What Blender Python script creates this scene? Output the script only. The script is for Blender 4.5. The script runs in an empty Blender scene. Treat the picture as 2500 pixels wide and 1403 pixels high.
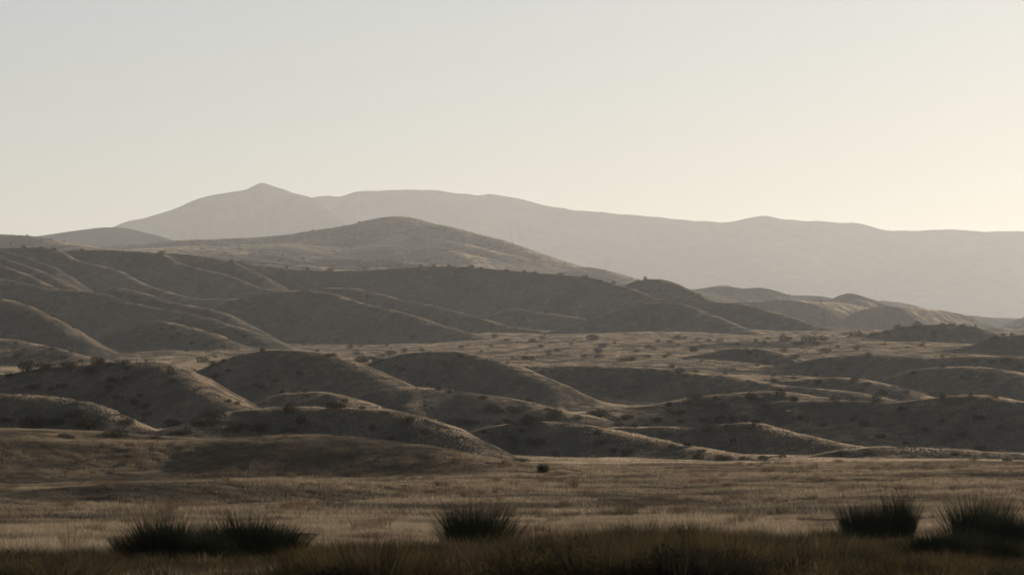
import bpy, math, random, time
import numpy as np
T0 = time.time()
R = math.radians

# ------------------------------------------------------------------ camera, sky, sun, exposure
scene = bpy.context.scene
col = scene.collection
FPX = 6944.0                      # focal length in pixels of the 2500 px wide photograph (100 mm on 36 mm)
PITCH = math.atan((1000 - 701.5) / FPX)
cam = bpy.data.cameras.new('camera'); camo = bpy.data.objects.new('camera', cam); col.objects.link(camo)
cam.sensor_width = 36; cam.lens = 100; cam.clip_start = 0.5; cam.clip_end = 80000
camo.location = (0, 0, 0); camo.rotation_euler = (math.pi / 2 + PITCH, 0, 0)
cam.dof.use_dof = True; cam.dof.focus_distance = 600; cam.dof.aperture_fstop = 4.5
scene.camera = camo

SUN_AZ, SUN_EL = 57.0, 10.5       # degrees right of the view direction, above the horizon
world = bpy.data.worlds.new('World'); scene.world = world; world.use_nodes = True
wn = world.node_tree; wn.nodes.clear()
sky = wn.nodes.new('ShaderNodeTexSky'); sky.sky_type = 'NISHITA'; sky.sun_disc = False
sky.sun_elevation = R(SUN_EL); sky.sun_rotation = R(SUN_AZ)
sky.air_density = 1.0; sky.dust_density = 6.0; sky.ozone_density = 1.0; sky.altitude = 900
bg = wn.nodes.new('ShaderNodeBackground'); bg.inputs['Strength'].default_value = 0.142
wo = wn.nodes.new('ShaderNodeOutputWorld')
gm = wn.nodes.new('ShaderNodeGamma'); gm.inputs[1].default_value = 0.50
wn.links.new(sky.outputs[0], gm.inputs[0]); wn.links.new(gm.outputs[0], bg.inputs[0]); wn.links.new(bg.outputs[0], wo.inputs[0])

sun = bpy.data.lights.new('sun', 'SUN'); suno = bpy.data.objects.new('sun', sun); col.objects.link(suno)
sun.energy = 5.0; sun.angle = R(0.6); sun.color = (1.0, 0.90, 0.78)
# the lamp's -Z points away from the sun
from mathutils import Vector
sd = Vector((math.sin(R(SUN_AZ)) * math.cos(R(SUN_EL)), math.cos(R(SUN_AZ)) * math.cos(R(SUN_EL)), math.sin(R(SUN_EL))))
suno.rotation_euler = (-sd).to_track_quat('-Z', 'Y').to_euler(); suno.location = (40, 40, 60)

vs = scene.view_settings
vs.view_transform = 'Standard'; vs.look = 'None'; vs.gamma = 1; vs.use_curve_mapping = False
vs.exposure = 1.05
scene.cycles.volume_bounces = 1; scene.cycles.max_bounces = 6
scene.cycles.transparent_max_bounces = 8
scene.cycles.use_denoising = True; scene.cycles.denoising_input_passes = 'RGB_ALBEDO_NORMAL'; scene.cycles.denoising_prefilter = 'ACCURATE'

# ------------------------------------------------------------------ numpy helpers
rng = np.random.default_rng(7); random.seed(7)
_perm = rng.permutation(4096).astype(np.int32)
_ang = rng.random(4096) * 2 * np.pi
_gx, _gy = np.cos(_ang), np.sin(_ang)

def gnoise(x, y, seed=0):
    """2-D gradient noise, about -0.7 .. 0.7"""
    x = np.asarray(x, float) + seed * 17.31; y = np.asarray(y, float) - seed * 9.77
    xi = np.floor(x).astype(np.int64); yi = np.floor(y).astype(np.int64)
    fx = x - xi; fy = y - yi
    u = fx * fx * fx * (fx * (fx * 6 - 15) + 10); v = fy * fy * fy * (fy * (fy * 6 - 15) + 10)
    def g(ix, iy, dx, dy):
        h = _perm[(_perm[ix & 4095] + iy) & 4095]
        return _gx[h] * dx + _gy[h] * dy
    a = g(xi, yi, fx, fy); b = g(xi + 1, yi, fx - 1, fy)
    c = g(xi, yi + 1, fx, fy - 1); d = g(xi + 1, yi + 1, fx - 1, fy - 1)
    return (a + u * (b - a)) * (1 - v) + (c + u * (d - c)) * v

def sstep(a, b, x):
    t = np.clip((x - a) / (b - a), 0, 1); return t * t * (3 - 2 * t)

CP, SP = math.cos(PITCH), math.sin(PITCH)
def ray(px, py):
    u = (px - 1250) / FPX; v = (701.5 - py) / FPX
    return u, CP - v * SP, SP + v * CP
def at(px, py, D):
    """point of the place at horizontal distance D seen at photograph pixel (px, py)"""
    x, y, z = ray(px, py); k = D / math.hypot(x, y)
    return x * k, y * k, z * k
def to_px(x, y, z):
    f = y * CP + z * SP; v = -y * SP + z * CP
    return 1250 + FPX * x / f, 701.5 - FPX * v / f

# ------------------------------------------------------------------ the lie of the land
# valley floor: distance and height, along three bearings
def floor_table(px, rows):
    D = [0.0] + [r[0] for r in rows]; Z = [-1.7] + [at(px, r[1], r[0])[2] for r in rows]
    return np.array(D), np.array(Z)
FL = [(0, floor_table(0, [(30,1500),(45,1425),(80,1350),(120,1282),(150,1255),(180,1240),(215,1212),(260,1182),(275,1178),(300,1110),(335,1048),(420,1052),(520,1050),(700,1010),(900,940),(1050,900),(1500,882),(2000,868),(2450,852),(3200,800),(4500,740),(8000,700),(20000,760),(30000,800)])),
      (700, floor_table(700, [(30,1500),(45,1425),(80,1350),(120,1282),(150,1250),(180,1230),(215,1200),(260,1178),(275,1174),(300,1120),(335,1085),(420,1080),(520,1050),(700,1015),(900,950),(1050,895),(1500,862),(2000,842),(2450,828),(3200,800),(4500,765),(8000,740),(20000,780),(30000,800)])),
      (1300, floor_table(1300, [(30,1500),(45,1425),(80,1348),(120,1282),(150,1246),(200,1200),(260,1162),(330,1138),(400,1128),(500,1100),(600,1070),(750,1030),(900,1003),(1000,955),(1130,895),(1500,858),(2000,818),(2450,800),(3200,820),(5000,850),(8000,850),(20000,850),(30000,850)])),
      (2500, floor_table(2500, [(30,1500),(45,1425),(80,1345),(120,1275),(150,1240),(200,1193),(260,1155),(330,1130),(400,1128),(500,1120),(650,1105),(800,1060),(1000,1000),(1130,970),(1300,895),(1500,852),(1700,838),(2100,818),(2700,812),(3600,815),(5000,830),(8000,830),(20000,830),(30000,830)]))]
FAZ = [math.atan2(*ray(p, 900)[:2]) for p, _ in FL]
def base_z(az, D):
    zs = [np.interp(D, t[0], t[1]) for _, t in FL]
    w = np.interp(az, FAZ, np.arange(len(FL)))
    i = np.clip(np.floor(w).astype(int), 0, len(FL) - 2); f = w - i; f = f * f * (3 - 2 * f)
    zs = np.stack(zs); ii = np.indices(i.shape)
    lo = np.take_along_axis(zs, i[None], 0)[0]; hi = np.take_along_axis(zs, (i + 1)[None], 0)[0]
    return lo * (1 - f) + hi * f

# crest lines: (slope, rounding, [(px, py, distance) ...])
RIDGES = [
 # long low swells in the grass
 (.20, 6, [(-300,1245,180),(0,1216,185),(150,1201,188),(300,1188,190),(450,1180,192),(600,1176,195),(800,1180,197),(950,1184,200),(1150,1187,200)]),
 (.20, 8, [(-400,1062,300),(0,1066,300),(200,1069,300),(400,1070,300),(560,1068,300),(700,1063,298),(850,1068,295),(1000,1084,290),(1100,1102,286),(1200,1124,280),(1290,1146,275),(1345,1166,268)]),
 # small spur and dome at the left
 (.42, 5, [(-350,965,450),(-120,960,440),(0,962,430),(100,965,422),(180,972,415),(240,991,405),(290,1015,395),(318,1034,385)]),
 (.42, 8, [(-400,925,620),(-150,915,600),(0,912,580),(80,902,570),(150,894,565),(300,886,555),(400,892,540),(440,912,525),(500,948,500),(550,973,480),(612,995,455)]),
 (.36, 5, [(470,1034,400),(560,1008,415),(650,996,420),(740,993,420),(900,1000,410),(980,1010,400),(1060,1030,390),(1130,1062,375),(1180,1092,362),(1225,1120,350)]),
 (.38, 5, [(1150,1062,455),(1200,1042,465),(1290,1030,465),(1400,1033,455),(1500,1050,440),(1600,1074,420),(1700,1094,400),(1790,1114,380),(1840,1130,362)]),
 (.36, 5, [(1500,1046,520),(1600,1043,515),(1700,1040,510),(1830,1032,500),(1900,1048,485),(2000,1073,465),(2100,1092,445),(2180,1112,420),(2230,1128,395)]),
 (.30, 5, [(2080,1098,460),(2150,1090,455),(2250,1090,455),(2400,1100,450),(2550,1110,450),(2800,1115,450)]),
 # lit shelf with shrubs and the big shaded hill at the right
 (.22, 7, [(1380,1012,600),(1500,1000,620),(1600,988,640),(1700,972,655),(1800,962,660),(1900,957,660),(1990,968,650),(2060,977,640)]),
 (.42, 8, [(1835,1030,640),(1850,1000,645),(1900,980,645),(1980,978,645),(2080,978,640),(2180,985,635),(2260,976,630),(2360,966,625),(2430,969,620),(2500,982,612),(2700,1000,600)]),
 # the second row of domes
 (.42, 9, [(455,925,800),(530,890,790),(600,868,780),(660,859,770),(720,857,760),(790,862,745),(850,880,725),(920,910,700),(970,934,675),(1012,947,650)]),
 (.26, 5, [(720,957,640),(780,957,630),(840,970,615),(890,990,590)]),
 (.24, 6, [(985,945,640),(1090,948,635),(1150,957,630),(1250,973,620),(1320,992,605),(1400,1010,590)]),
 (.40, 9, [(870,896,1000),(930,877,990),(980,862,980),(1040,856,970),(1110,856,960),(1170,866,945),(1235,884,925),(1290,910,890),(1335,930,860)]),
 (.36, 7, [(1230,886,1010),(1300,890,1000),(1400,890,1000),(1500,897,990),(1600,900,980),(1680,911,960),(1780,918,930),(1870,933,900),(1960,945,870),(2060,957,840),(2150,972,800),(2200,984,770)]),
 (.30, 6, [(1880,932,980),(1960,928,980),(2030,923,970),(2100,928,950),(2200,949,900),(2270,972,840)]),
 # third row, right
 (.34, 8, [(1560,905,1250),(1640,884,1270),(1700,868,1280),(1760,855,1280),(1820,849,1270),(1880,856,1250),(1950,875,1200)]),
 (.36, 8, [(1880,898,1210),(1960,882,1210),(2060,870,1205),(2150,868,1200),(2250,873,1180),(2350,870,1170),(2450,870,1150),(2600,875,1130)]),
 (.30, 8, [(2250,905,1060),(2350,895,1050),(2430,900,1040),(2520,915,1030)]),
 (.34, 9, [(2240,880,1400),(2300,862,1420),(2370,842,1440),(2430,822,1450),(2500,814,1450),(2650,810,1450)]),
 (.30, 9, [(2000,835,1600),(2080,822,1680),(2150,812,1740),(2220,798,1780),(2290,792,1790),(2370,797,1780),(2430,813,1740),(2470,828,1700)]),
 (.16, 6, [(1780,838,1650),(1900,832,1650),(2020,838,1600),(2100,850,1550),(2200,862,1500)]),
 # lower left, lit aprons and spurs
 (.20, 7, [(-200,815,1150),(0,830,1120),(60,838,1100),(120,850,1080),(180,866,1050),(240,884,1010)]),
 (.34, 8, [(-250,715,1560),(-100,722,1540),(0,730,1510),(50,742,1480),(95,767,1440),(140,790,1400),(175,812,1360),(210,838,1310)]),
 (.26, 9, [(395,786,1560),(450,799,1520),(510,816,1480),(570,838,1420),(640,862,1350)]),
 (.26, 9, [(470,768,1700),(530,785,1660),(600,808,1600),(660,830,1540),(720,850,1480)]),
 (.42, 7, [(-250,668,2020),(-100,675,2000),(0,683,1980),(60,692,1960),(130,707,1930),(200,713,1900),(260,721,1880),(330,744,1840),(400,757,1800),(460,768,1760),(520,785,1700)]),
 (.40, 6, [(-100,600,2350),(0,628,2300),(60,650,2240),(120,674,2150),(160,694,2060),(195,713,1960)]),
 (.40, 5, [(-60,630,2250),(0,650,2200),(60,670,2120),(105,692,2040),(135,706,1980)]),
 (.38, 5, [(-20,608,2520),(25,620,2480),(80,635,2430),(130,655,2380)]),
 (.34, 7, [(285,704,1980),(340,716,1960),(400,735,1920),(460,748,1880),(520,758,1840),(565,774,1790),(592,792,1740)]),
 # the long dark ridge and its spurs
 (.44, 14, [(-400,590,2700),(-100,602,2680),(0,606,2660),(60,606,2660),(130,609,2650),(160,615,2640),(200,612,2650),(280,614,2650),(390,621,2640),(450,624,2650),(560,637,2640),(640,650,2630),(700,656,2630),(800,660,2620),(900,656,2620),(1000,651,2610),(1100,650,2600),(1200,655,2590),(1300,663,2570),(1400,673,2550),(1450,679,2520),(1490,691,2470),(1540,707,2400),(1570,718,2340)]),
 (.42, 7, [(140,610,2640),(180,635,2560),(240,650,2490),(290,663,2430),(320,681,2370),(360,698,2310),(410,716,2240),(460,727,2180),(520,731,2130),(575,731,2100)]),
 (.42, 7, [(395,622,2630),(430,641,2570),(480,657,2500),(540,669,2430),(600,689,2350),(640,704,2280),(690,710,2220)]),
 (.40, 6, [(560,637,2630),(600,655,2570),(640,675,2500)]),
 (.42, 9, [(575,732,2100),(650,718,2110),(700,711,2120),(780,709,2110),(830,721,2070),(880,738,2010),(940,750,1960),(1000,768,1890),(1060,786,1810),(1130,806,1700),(1200,835,1560)]),
 (.42, 8, [(700,712,2300),(770,702,2330),(830,700,2330),(870,701,2320),(930,717,2280),(1000,735,2230),(1080,749,2190),(1160,770,2120),(1220,789,2060),(1290,803,1980)]),
 (.30, 8, [(1250,752,2420),(1300,757,2390),(1360,768,2340),(1420,776,2290),(1455,786,2240)]),
 (.40, 9, [(1395,792,2150),(1450,776,2190),(1510,757,2220),(1570,741,2240),(1610,738,2240),(1660,742,2220),(1700,753,2180),(1760,777,2100),(1810,799,2020),(1870,817,1920)]),
 (.42, 10, [(1520,700,2780),(1550,687,2800),(1590,682,2800),(1630,686,2780),(1670,702,2720),(1710,722,2640),(1740,738,2580)]),
 (.42, 8, [(1560,735,2500),(1620,727,2520),(1700,732,2500),(1760,737,2480),(1820,742,2450),(1870,756,2380),(1950,780,2260),(2010,800,2150),(2070,820,2020)]),
 (.24, 8, [(1960,792,2700),(2020,797,2700),(2080,804,2700),(2180,808,2700),(2260,806,2700),(2350,812,2700)]),
 # farther hills at the right
 (.34, 12, [(1760,765,4290),(1830,748,4420),(1910,738,4485),(2000,737,4485),(2090,744,4420),(2180,760,4355),(2240,772,4290),(2300,795,4160)]),
 (.34, 14, [(1640,728,5590),(1720,720,5590),(1780,723,5590),(1850,726,5590),(1910,720,5525),(1995,722,5460),(2040,731,5395),(2085,745,5265)]),
 (.34, 16, [(2050,750,6370),(2100,740,6370),(2160,733,6370),(2230,746,6305),(2300,763,6240),(2400,771,6240),(2500,776,6240),(2700,785,6240)]),
 (.30, 12, [(2180,785,5070),(2260,772,5135),(2330,780,5135),(2420,800,5070),(2500,798,5070),(2600,800,5070)]),
 # far grassy hill with its low fans
 (.30, 30, [(200,602,6400),(420,590,6400),(560,583,6350),(700,573,6300),(800,560,6250),(870,547,6200),(920,534,6150),(985,528,6100),(1040,540,6050),(1090,552,6000),(1150,570,5900),(1200,582,5850),(1260,601,5750),(1330,632,5600),(1390,652,5500)]),
 (.32, 22, [(1360,655,5600),(1420,651,5600),(1470,657,5550),(1510,668,5500),(1545,692,5400)]),
 (.22, 18, [(640,600,5850),(760,590,5750),(860,575,5700),(960,572,5650),(1050,580,5600),(1150,600,5500),(1240,625,5350)]),
 (.22, 14, [(700,635,5300),(780,612,5350),(860,606,5350),(940,599,5300),(1020,600,5250),(1085,606,5200),(1120,622,5100),(1150,645,5000)]),
 (.24, 12, [(620,665,4700),(700,640,4800),(770,629,4800),(830,630,4750),(870,645,4650),(900,662,4550)]),
 (.12, 16, [(150,625,4700),(300,612,4900),(450,603,5100),(600,598,5300),(700,592,5500)]),
 (.10, 14, [(200,640,3900),(350,625,4100),(500,620,4300),(640,622,4400)]),
 (.20, 16, [(-300,565,5400),(-50,571,5300),(20,572,5200),(70,576,5100),(120,586,4950),(180,597,4800),(240,604,4600)]),
 (.32, 30, [(60,580,9000),(140,569,9000),(230,557,9000),(290,554,8900),(330,563,8800),(380,575,8600),(430,590,8400)]),
 # the mountains
 (.42, 60, [(240,575,15000),(290,551,15000),(350,531,15000),(420,509,15000),(460,495,15000),(500,480,15000),(560,472,15000),(600,464,15000),(620,456,15000),(640,449,15000),(660,455,15000),(680,463,15000),(720,476,15000),(755,489,14900),(800,520,14500),(850,560,14000)]),
 (.42, 60, [(700,492,16000),(750,487,16000),(790,480,16000),(835,483,16000),(880,470,16000),(950,468,16000),(1010,462,16000),(1050,463,16000),(1110,471,16000),(1170,477,16000),(1200,475,16000),(1240,480,16000),(1300,492,16000),(1400,515,15950),(1500,523,15900),(1600,535,15900),(1700,542,15800),(1790,545,15800),(1830,537,15800),(1870,531,15800),(1950,542,15800),(2050,545,15800),(2110,549,15800),(2160,561,15800),(2220,567,15800),(2300,563,15800),(2370,568,15800),(2500,572,15800),(2900,590,15800),(3600,620,15800)]),
 (.30, 80, [(1300,610,15200),(1450,590,15200),(1650,590,15150),(1850,606,15100),(2000,630,16000),(2100,660,15800)]),
 (.30, 80, [(2100,640,15100),(2250,628,15100),(2400,635,15000),(2550,645,16000),(2900,650,16000)]),
]

def catmull(P, n=4):
    P = np.array(P, float); Q = np.vstack([2 * P[0] - P[1], P, 2 * P[-1] - P[-2]]); out = []
    for i in range(1, len(Q) - 2):
        for k in range(n):
            t = k / n
            out.append(.5 * (2 * Q[i] + (Q[i+1] - Q[i-1]) * t + (2*Q[i-1] - 5*Q[i] + 4*Q[i+1] - Q[i+2]) * t*t + (3*Q[i] - Q[i-1] - 3*Q[i+1] + Q[i+2]) * t**3))
    out.append(Q[-2]); return np.array(out)
CREST = []
for S, w, pts in RIDGES:
    dm = max(p[2] for p in pts)
    if 360 < dm < 2900: pts = [(p[0], p[1], dm - (.48 if dm < 1100 else .40) * (dm - p[2])) for p in pts]   # the spurs run mostly across the view
    CREST.append((S, w, catmull([at(*p) for p in pts], 3)))

def height(X, Y, detail=True):
    shp = X.shape; X = X.ravel(); Y = Y.ravel()
    D = np.hypot(X, Y); az = np.arctan2(X, Y)
    # country outside the view: open rolling land
    azc = np.clip(az, -.24, .24)
    B = base_z(azc, D)
    out = sstep(.2, .5, np.abs(az))
    H = B + out * (sstep(300, 3000, D) * (12 + 22 * gnoise(X / 900, Y / 900, 5) + 8 * gnoise(X / 260, Y / 260, 6)))
    H = H - out * sstep(3000, 16000, D) * (H - 60) * .6
    Rg = np.full(len(X), -1e5)
    for j, (S, w0, P) in enumerate(CREST):
        w = w0
        rad = np.hypot(P[:, 0], P[:, 1]); top = P[:, 2].max()
        reach = max(40, (.035 * rad.max() + 12) / S) * 1.1
        m = np.nonzero((D > rad.min() - reach) & (D < rad.max() + reach) & (X > P[:, 0].min() - reach) & (X < P[:, 0].max() + reach))[0]
        if not len(m): continue
        x, y = X[m], Y[m]; best = np.full(len(m), 1e18); zc = np.zeros(len(m)); along = np.zeros(len(m)); run = 0.
        for i in range(len(P) - 1):
            ax, ay, z0 = P[i]; bx, by, z1 = P[i + 1]; dx, dy = bx - ax, by - ay; L2 = dx*dx + dy*dy + 1e-9
            t = np.clip(((x - ax) * dx + (y - ay) * dy) / L2, 0, 1)
            d2 = (x - ax - t * dx) ** 2 + (y - ay - t * dy) ** 2
            u = d2 < best
            best = np.where(u, d2, best); zc = np.where(u, z0 + t * (z1 - z0), zc); along = np.where(u, run + t * math.sqrt(L2), along)
            run += math.sqrt(L2)
        d = np.sqrt(best)
        # side gullies: slope varies along the ridge, fading out at the crest
        gl = 14 * w ** .6
        S2 = S * (1 + .30 * gnoise(along / gl / 1.3, d / gl / 4, 20 + j) + .14 * gnoise(along / gl * 2.3, d / gl / 2, 60 + j))
        w = w0 * (.4 if w0 in (14, 60) else .8); S2 = S2 * (1.45 if rad.mean() < 3100 else 1.1)
        z = zc - S2 * (np.sqrt(d * d + w * w) - w)
        if rad.mean() < 9500:
            gy = np.abs(gnoise(along / (3.4 * w0) + .4 * gnoise(along / (2 * w0), d / (4 * w0), 90 + j), d / (16 * w0), 40 + j)) * 2
            z = z + sstep(.8 * w0, 5 * w0, d) * w0 * (.46 if rad.mean() < 1100 else .34) * (gy - .5) * (1 + d / (10 * w0))
            z = z + .10 * w0 * gnoise(along / (5 * w0), d / (9 * w0), 70 + j)
        k = .0045 * np.sqrt(rad.mean() * 40) + .10 * w * S
        h = np.clip(.5 + .5 * (z - Rg[m]) / k, 0, 1)
        Rg[m] = Rg[m] * (1 - h) + z * h + k * h * (1 - h) * .55
    low = np.clip(Rg - H, -1e4, 40)            # how far the ridges stand above the floor
    und = np.exp(-np.clip(low, 0, 40) / (1 + .006 * D)) * (1 - sstep(9000, 14000, D))
    H = H + und * (sstep(350, 600, D) * (.8 * gnoise(X / 34, Y / 26, 15) + sstep(900, 1300, D) * (5.5 * gnoise(X / 150, Y / 170, 16) + .7 * gnoise(X / 60, Y / 70, 17)))
                   + sstep(90, 140, D) * (1 - sstep(300, 360, D)) * (.34 * gnoise(X / 22, Y / 9, 18) + .22 * gnoise(X / 9, Y / 5, 19)))
    k = 1.0 + .0042 * D
    h = np.clip(.5 + .5 * (Rg - H) / k, 0, 1)
    H = H * (1 - h) + Rg * h + k * h * (1 - h) * .5 * (D < 9000)
    if detail:
        far = sstep(300, 1500, D)
        cap = np.clip(D / 1000, .25, 3)
        H += .9 * cap * gnoise(X / (70 * cap), Y / (70 * cap), 1) * sstep(250, 900, D)
        H += (.16 + .12 * far * cap) * gnoise(X / (16 * (1 + far)), Y / (22 * (1 + far)), 2)
        r = 1 - 2 * np.abs(gnoise(X / 38 + .25 * gnoise(X / 15, Y / 15, 8), Y / 48, 3))
        H += (.05 + .16 * far) * (r - .6)
        H += (.06 + .03 * far) * gnoise(X / 5.3, Y / 7.1, 4) + .05 * gnoise(X / 2.3, Y / 2.6, 9)
        mt = sstep(9000, 13000, D)
        H += mt * (16 * (1 - 2 * np.abs(gnoise(X / 900, Y / 900, 11))) + 8 * gnoise(X / 260, Y / 260, 12) + 9 * gnoise(X / 110, Y / 110, 13) - 6)
    return H.reshape(shp)

# ------------------------------------------------------------------ terrain grid (bearing x distance), finer where slopes face the viewer
NA, NR = 880, 1440
AZ_IN = .196
a_in = np.linspace(-AZ_IN, AZ_IN, NA)
side = AZ_IN + np.concatenate([np.cumsum(np.geomspace(.0006, .09, 46))])
side = side[side < math.pi - .02]
AZ = np.concatenate([-side[::-1], a_in, side])
Dc = np.geomspace(2.5, 28000, 3600)
ac = np.linspace(-AZ_IN, AZ_IN, 160)
AA, DD = np.meshgrid(ac, Dc, indexing='ij')
Hc = height(np.sin(AA) * DD, np.cos(AA) * DD, False)
El = Hc / DD
vis = El >= np.maximum.accumulate(El, axis=1) - 4e-4
dEl = np.abs(np.gradient(El, axis=1)) * np.where(vis, 1., .15); lD = np.gradient(np.log(Dc))
dm = dEl.copy()
for k in range(1, 7):
    dm[:, k:] = np.maximum(dm[:, k:], dEl[:, :-k] * .75); dm[:, :-k] = np.maximum(dm[:, :-k], dEl[:, k:] * .75)
wgt = dm * sstep(20, 60, DD) + lD[None] * .0045 * sstep(20, 60, DD) + lD[None] * .0008
k = np.exp(-.5 * (np.arange(-12, 13) / 5.) ** 2); k /= k.sum()
wp = np.pad(wgt, ((12, 12), (0, 0)), 'edge')
wgt = sum(k[i] * wp[i:i + wgt.shape[0]] for i in range(25))
cs = np.cumsum(wgt, axis=1); cs = (cs - cs[:, :1]) / (cs[:, -1:] - cs[:, :1])
tq = np.linspace(0, 1, NR)
rows_c = np.stack([np.interp(tq, cs[i], Dc) for i in range(len(ac))])
azq = np.clip(AZ, -AZ_IN, AZ_IN); wi = (azq + AZ_IN) / (2 * AZ_IN) * (len(ac) - 1)
i0 = np.clip(np.floor(wi).astype(int), 0, len(ac) - 2); ff = (wi - i0)[:, None]
ROWS = rows_c[i0] * (1 - ff) + rows_c[i0 + 1] * ff
GX = np.sin(AZ)[:, None] * ROWS; GY = np.cos(AZ)[:, None] * ROWS
GZ = height(GX, GY)
print('terrain', GX.shape, round(time.time() - T0, 1))

# ground hit for a photograph pixel, and ground height for a point
_elv = None
def on_ground(px, py, dmin=0.0):
    """first ground point seen at the pixel; a pixel above the ground of its column gives the crest below it"""
    x, y, z = ray(px, py); a = math.atan2(x, y)
    w = (a + AZ_IN) / (2 * AZ_IN) * (NA - 1); i = int(np.clip(round(w), 0, NA - 1)) + len(side)
    e = GZ[i] / ROWS[i]; t = z / math.hypot(x, y)
    ok = np.nonzero((e >= t) & (ROWS[i] > dmin))[0]
    if len(ok): j = ok[0]
    else: j = int(np.argmax(np.where((ROWS[i] > dmin), e, -9)))
    D = ROWS[i][j]
    X, Y = math.sin(a) * D, math.cos(a) * D
    return X, Y, float(GZ[i][j]), D

def ground_z(X, Y):
    X = np.asarray(X, float); Y = np.asarray(Y, float); a = np.arctan2(X, Y); D = np.hypot(X, Y)
    w = np.clip((a + AZ_IN) / (2 * AZ_IN) * (NA - 1), 0, NA - 1); i = np.round(w).astype(int) + len(side)
    out = np.zeros(X.shape)
    o = np.argsort(i); si = i[o]; cut = np.nonzero(np.diff(si))[0] + 1
    for grp in np.split(o, cut):
        if len(grp): out[grp] = np.interp(D[grp], ROWS[i[grp[0]]], GZ[i[grp[0]]])
    return out

# ------------------------------------------------------------------ materials
def nodes_of(name):
    m = bpy.data.materials.new(name); m.use_nodes = True; nt = m.node_tree; nt.nodes.clear()
    return m, nt, nt.nodes, nt.links
def rgb(c): return (c[0], c[1], c[2], 1)

def grass_hill_material(name, lo, hi, dark, bump_scale=1.0, bump=.5, shrubdots=0.0, sheen=.5):
    m, nt, N, L = nodes_of(name)
    geo = N.new('ShaderNodeNewGeometry')
    def noise(scale, detail=4, rough=.6, sy=1.0, sz=1.0):
        mp = N.new('ShaderNodeMapping'); mp.inputs['Scale'].default_value = (1, sy, sz)
        L.new(geo.outputs['Position'], mp.inputs['Vector'])
        n = N.new('ShaderNodeTexNoise'); n.inputs['Scale'].default_value = scale; n.inputs['Detail'].default_value = detail
        n.inputs['Roughness'].default_value = rough; L.new(mp.outputs[0], n.inputs['Vector']); return n
    n1 = noise(.02 / bump_scale, 5, .6); n2 = noise(.35 / bump_scale, 4, .7); n3 = noise(.09 / bump_scale, 4, .6, .5)
    r1 = N.new('ShaderNodeValToRGB'); r1.color_ramp.elements[0].position = .35; r1.color_ramp.elements[1].position = .68
    r1.color_ramp.elements[0].color = rgb(lo); r1.color_ramp.elements[1].color = rgb(hi); L.new(n1.outputs[0], r1.inputs[0])
    r2 = N.new('ShaderNodeValToRGB'); r2.color_ramp.elements[0].position = .36; r2.color_ramp.elements[1].position = .58
    r2.color_ramp.elements[0].color = rgb(dark); r2.color_ramp.elements[1].color = (1, 1, 1, 1); L.new(n2.outputs[0], r2.inputs[0])
    r3 = N.new('ShaderNodeValToRGB'); r3.color_ramp.elements[0].position = .30; r3.color_ramp.elements[1].position = .6
    r3.color_ramp.elements[0].color = (.75, .75, .73, 1); r3.color_ramp.elements[1].color = (1, 1, 1, 1); L.new(n3.outputs[0], r3.inputs[0])
    m1 = N.new('ShaderNodeMix'); m1.data_type = 'RGBA'; m1.blend_type = 'MULTIPLY'; m1.inputs[0].default_value = 1
    L.new(r1.outputs[0], m1.inputs[6]); L.new(r2.outputs[0], m1.inputs[7])
    m2 = N.new('ShaderNodeMix'); m2.data_type = 'RGBA'; m2.blend_type = 'MULTIPLY'; m2.inputs[0].default_value = 1
    L.new(m1.outputs[2], m2.inputs[6]); L.new(r3.outputs[0], m2.inputs[7])
    nb = noise(.5 / bump_scale, 6, .7); nb2 = noise(.12 / bump_scale, 4, .6)
    add = N.new('ShaderNodeMath'); add.operation = 'MULTIPLY_ADD'; add.inputs[1].default_value = 2.5
    L.new(nb2.outputs[0], add.inputs[0]); L.new(nb.outputs[0], add.inputs[2])
    bp = N.new('ShaderNodeBump'); bp.inputs['Strength'].default_value = 1; bp.inputs['Distance'].default_value = 3.5 * bump * bump_scale
    L.new(add.outputs[0], bp.inputs['Height'])
    df = N.new('ShaderNodeBsdfDiffuse'); df.inputs['Roughness'].default_value = 1
    L.new(m2.outputs[2], df.inputs['Color']); L.new(bp.outputs[0], df.inputs['Normal'])
    sh = N.new('ShaderNodeBsdfSheen'); sh.inputs['Roughness'].default_value = .5
    L.new(m2.outputs[2], sh.inputs['Color']); L.new(bp.outputs[0], sh.inputs['Normal'])
    mx = N.new('ShaderNodeMixShader'); mx.inputs[0].default_value = sheen * .6
    L.new(df.outputs[0], mx.inputs[1]); L.new(sh.outputs[0], mx.inputs[2])
    out = N.new('ShaderNodeOutputMaterial'); L.new(mx.outputs[0], out.inputs[0])
    return m
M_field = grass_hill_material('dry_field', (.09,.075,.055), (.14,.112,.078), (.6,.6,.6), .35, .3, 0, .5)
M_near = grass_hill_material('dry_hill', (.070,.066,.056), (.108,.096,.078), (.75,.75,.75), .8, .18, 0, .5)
M_mid = grass_hill_material('dry_hill_far', (.072,.067,.057), (.108,.097,.080), (.75,.75,.75), 1.6, .16, 0, .5)
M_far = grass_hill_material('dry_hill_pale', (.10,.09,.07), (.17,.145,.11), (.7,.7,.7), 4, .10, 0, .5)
M_mtn = grass_hill_material('mountain_scrub', (.06,.055,.045), (.10,.085,.065), (.6,.6,.6), 30, .05, 0, .1)

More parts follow.
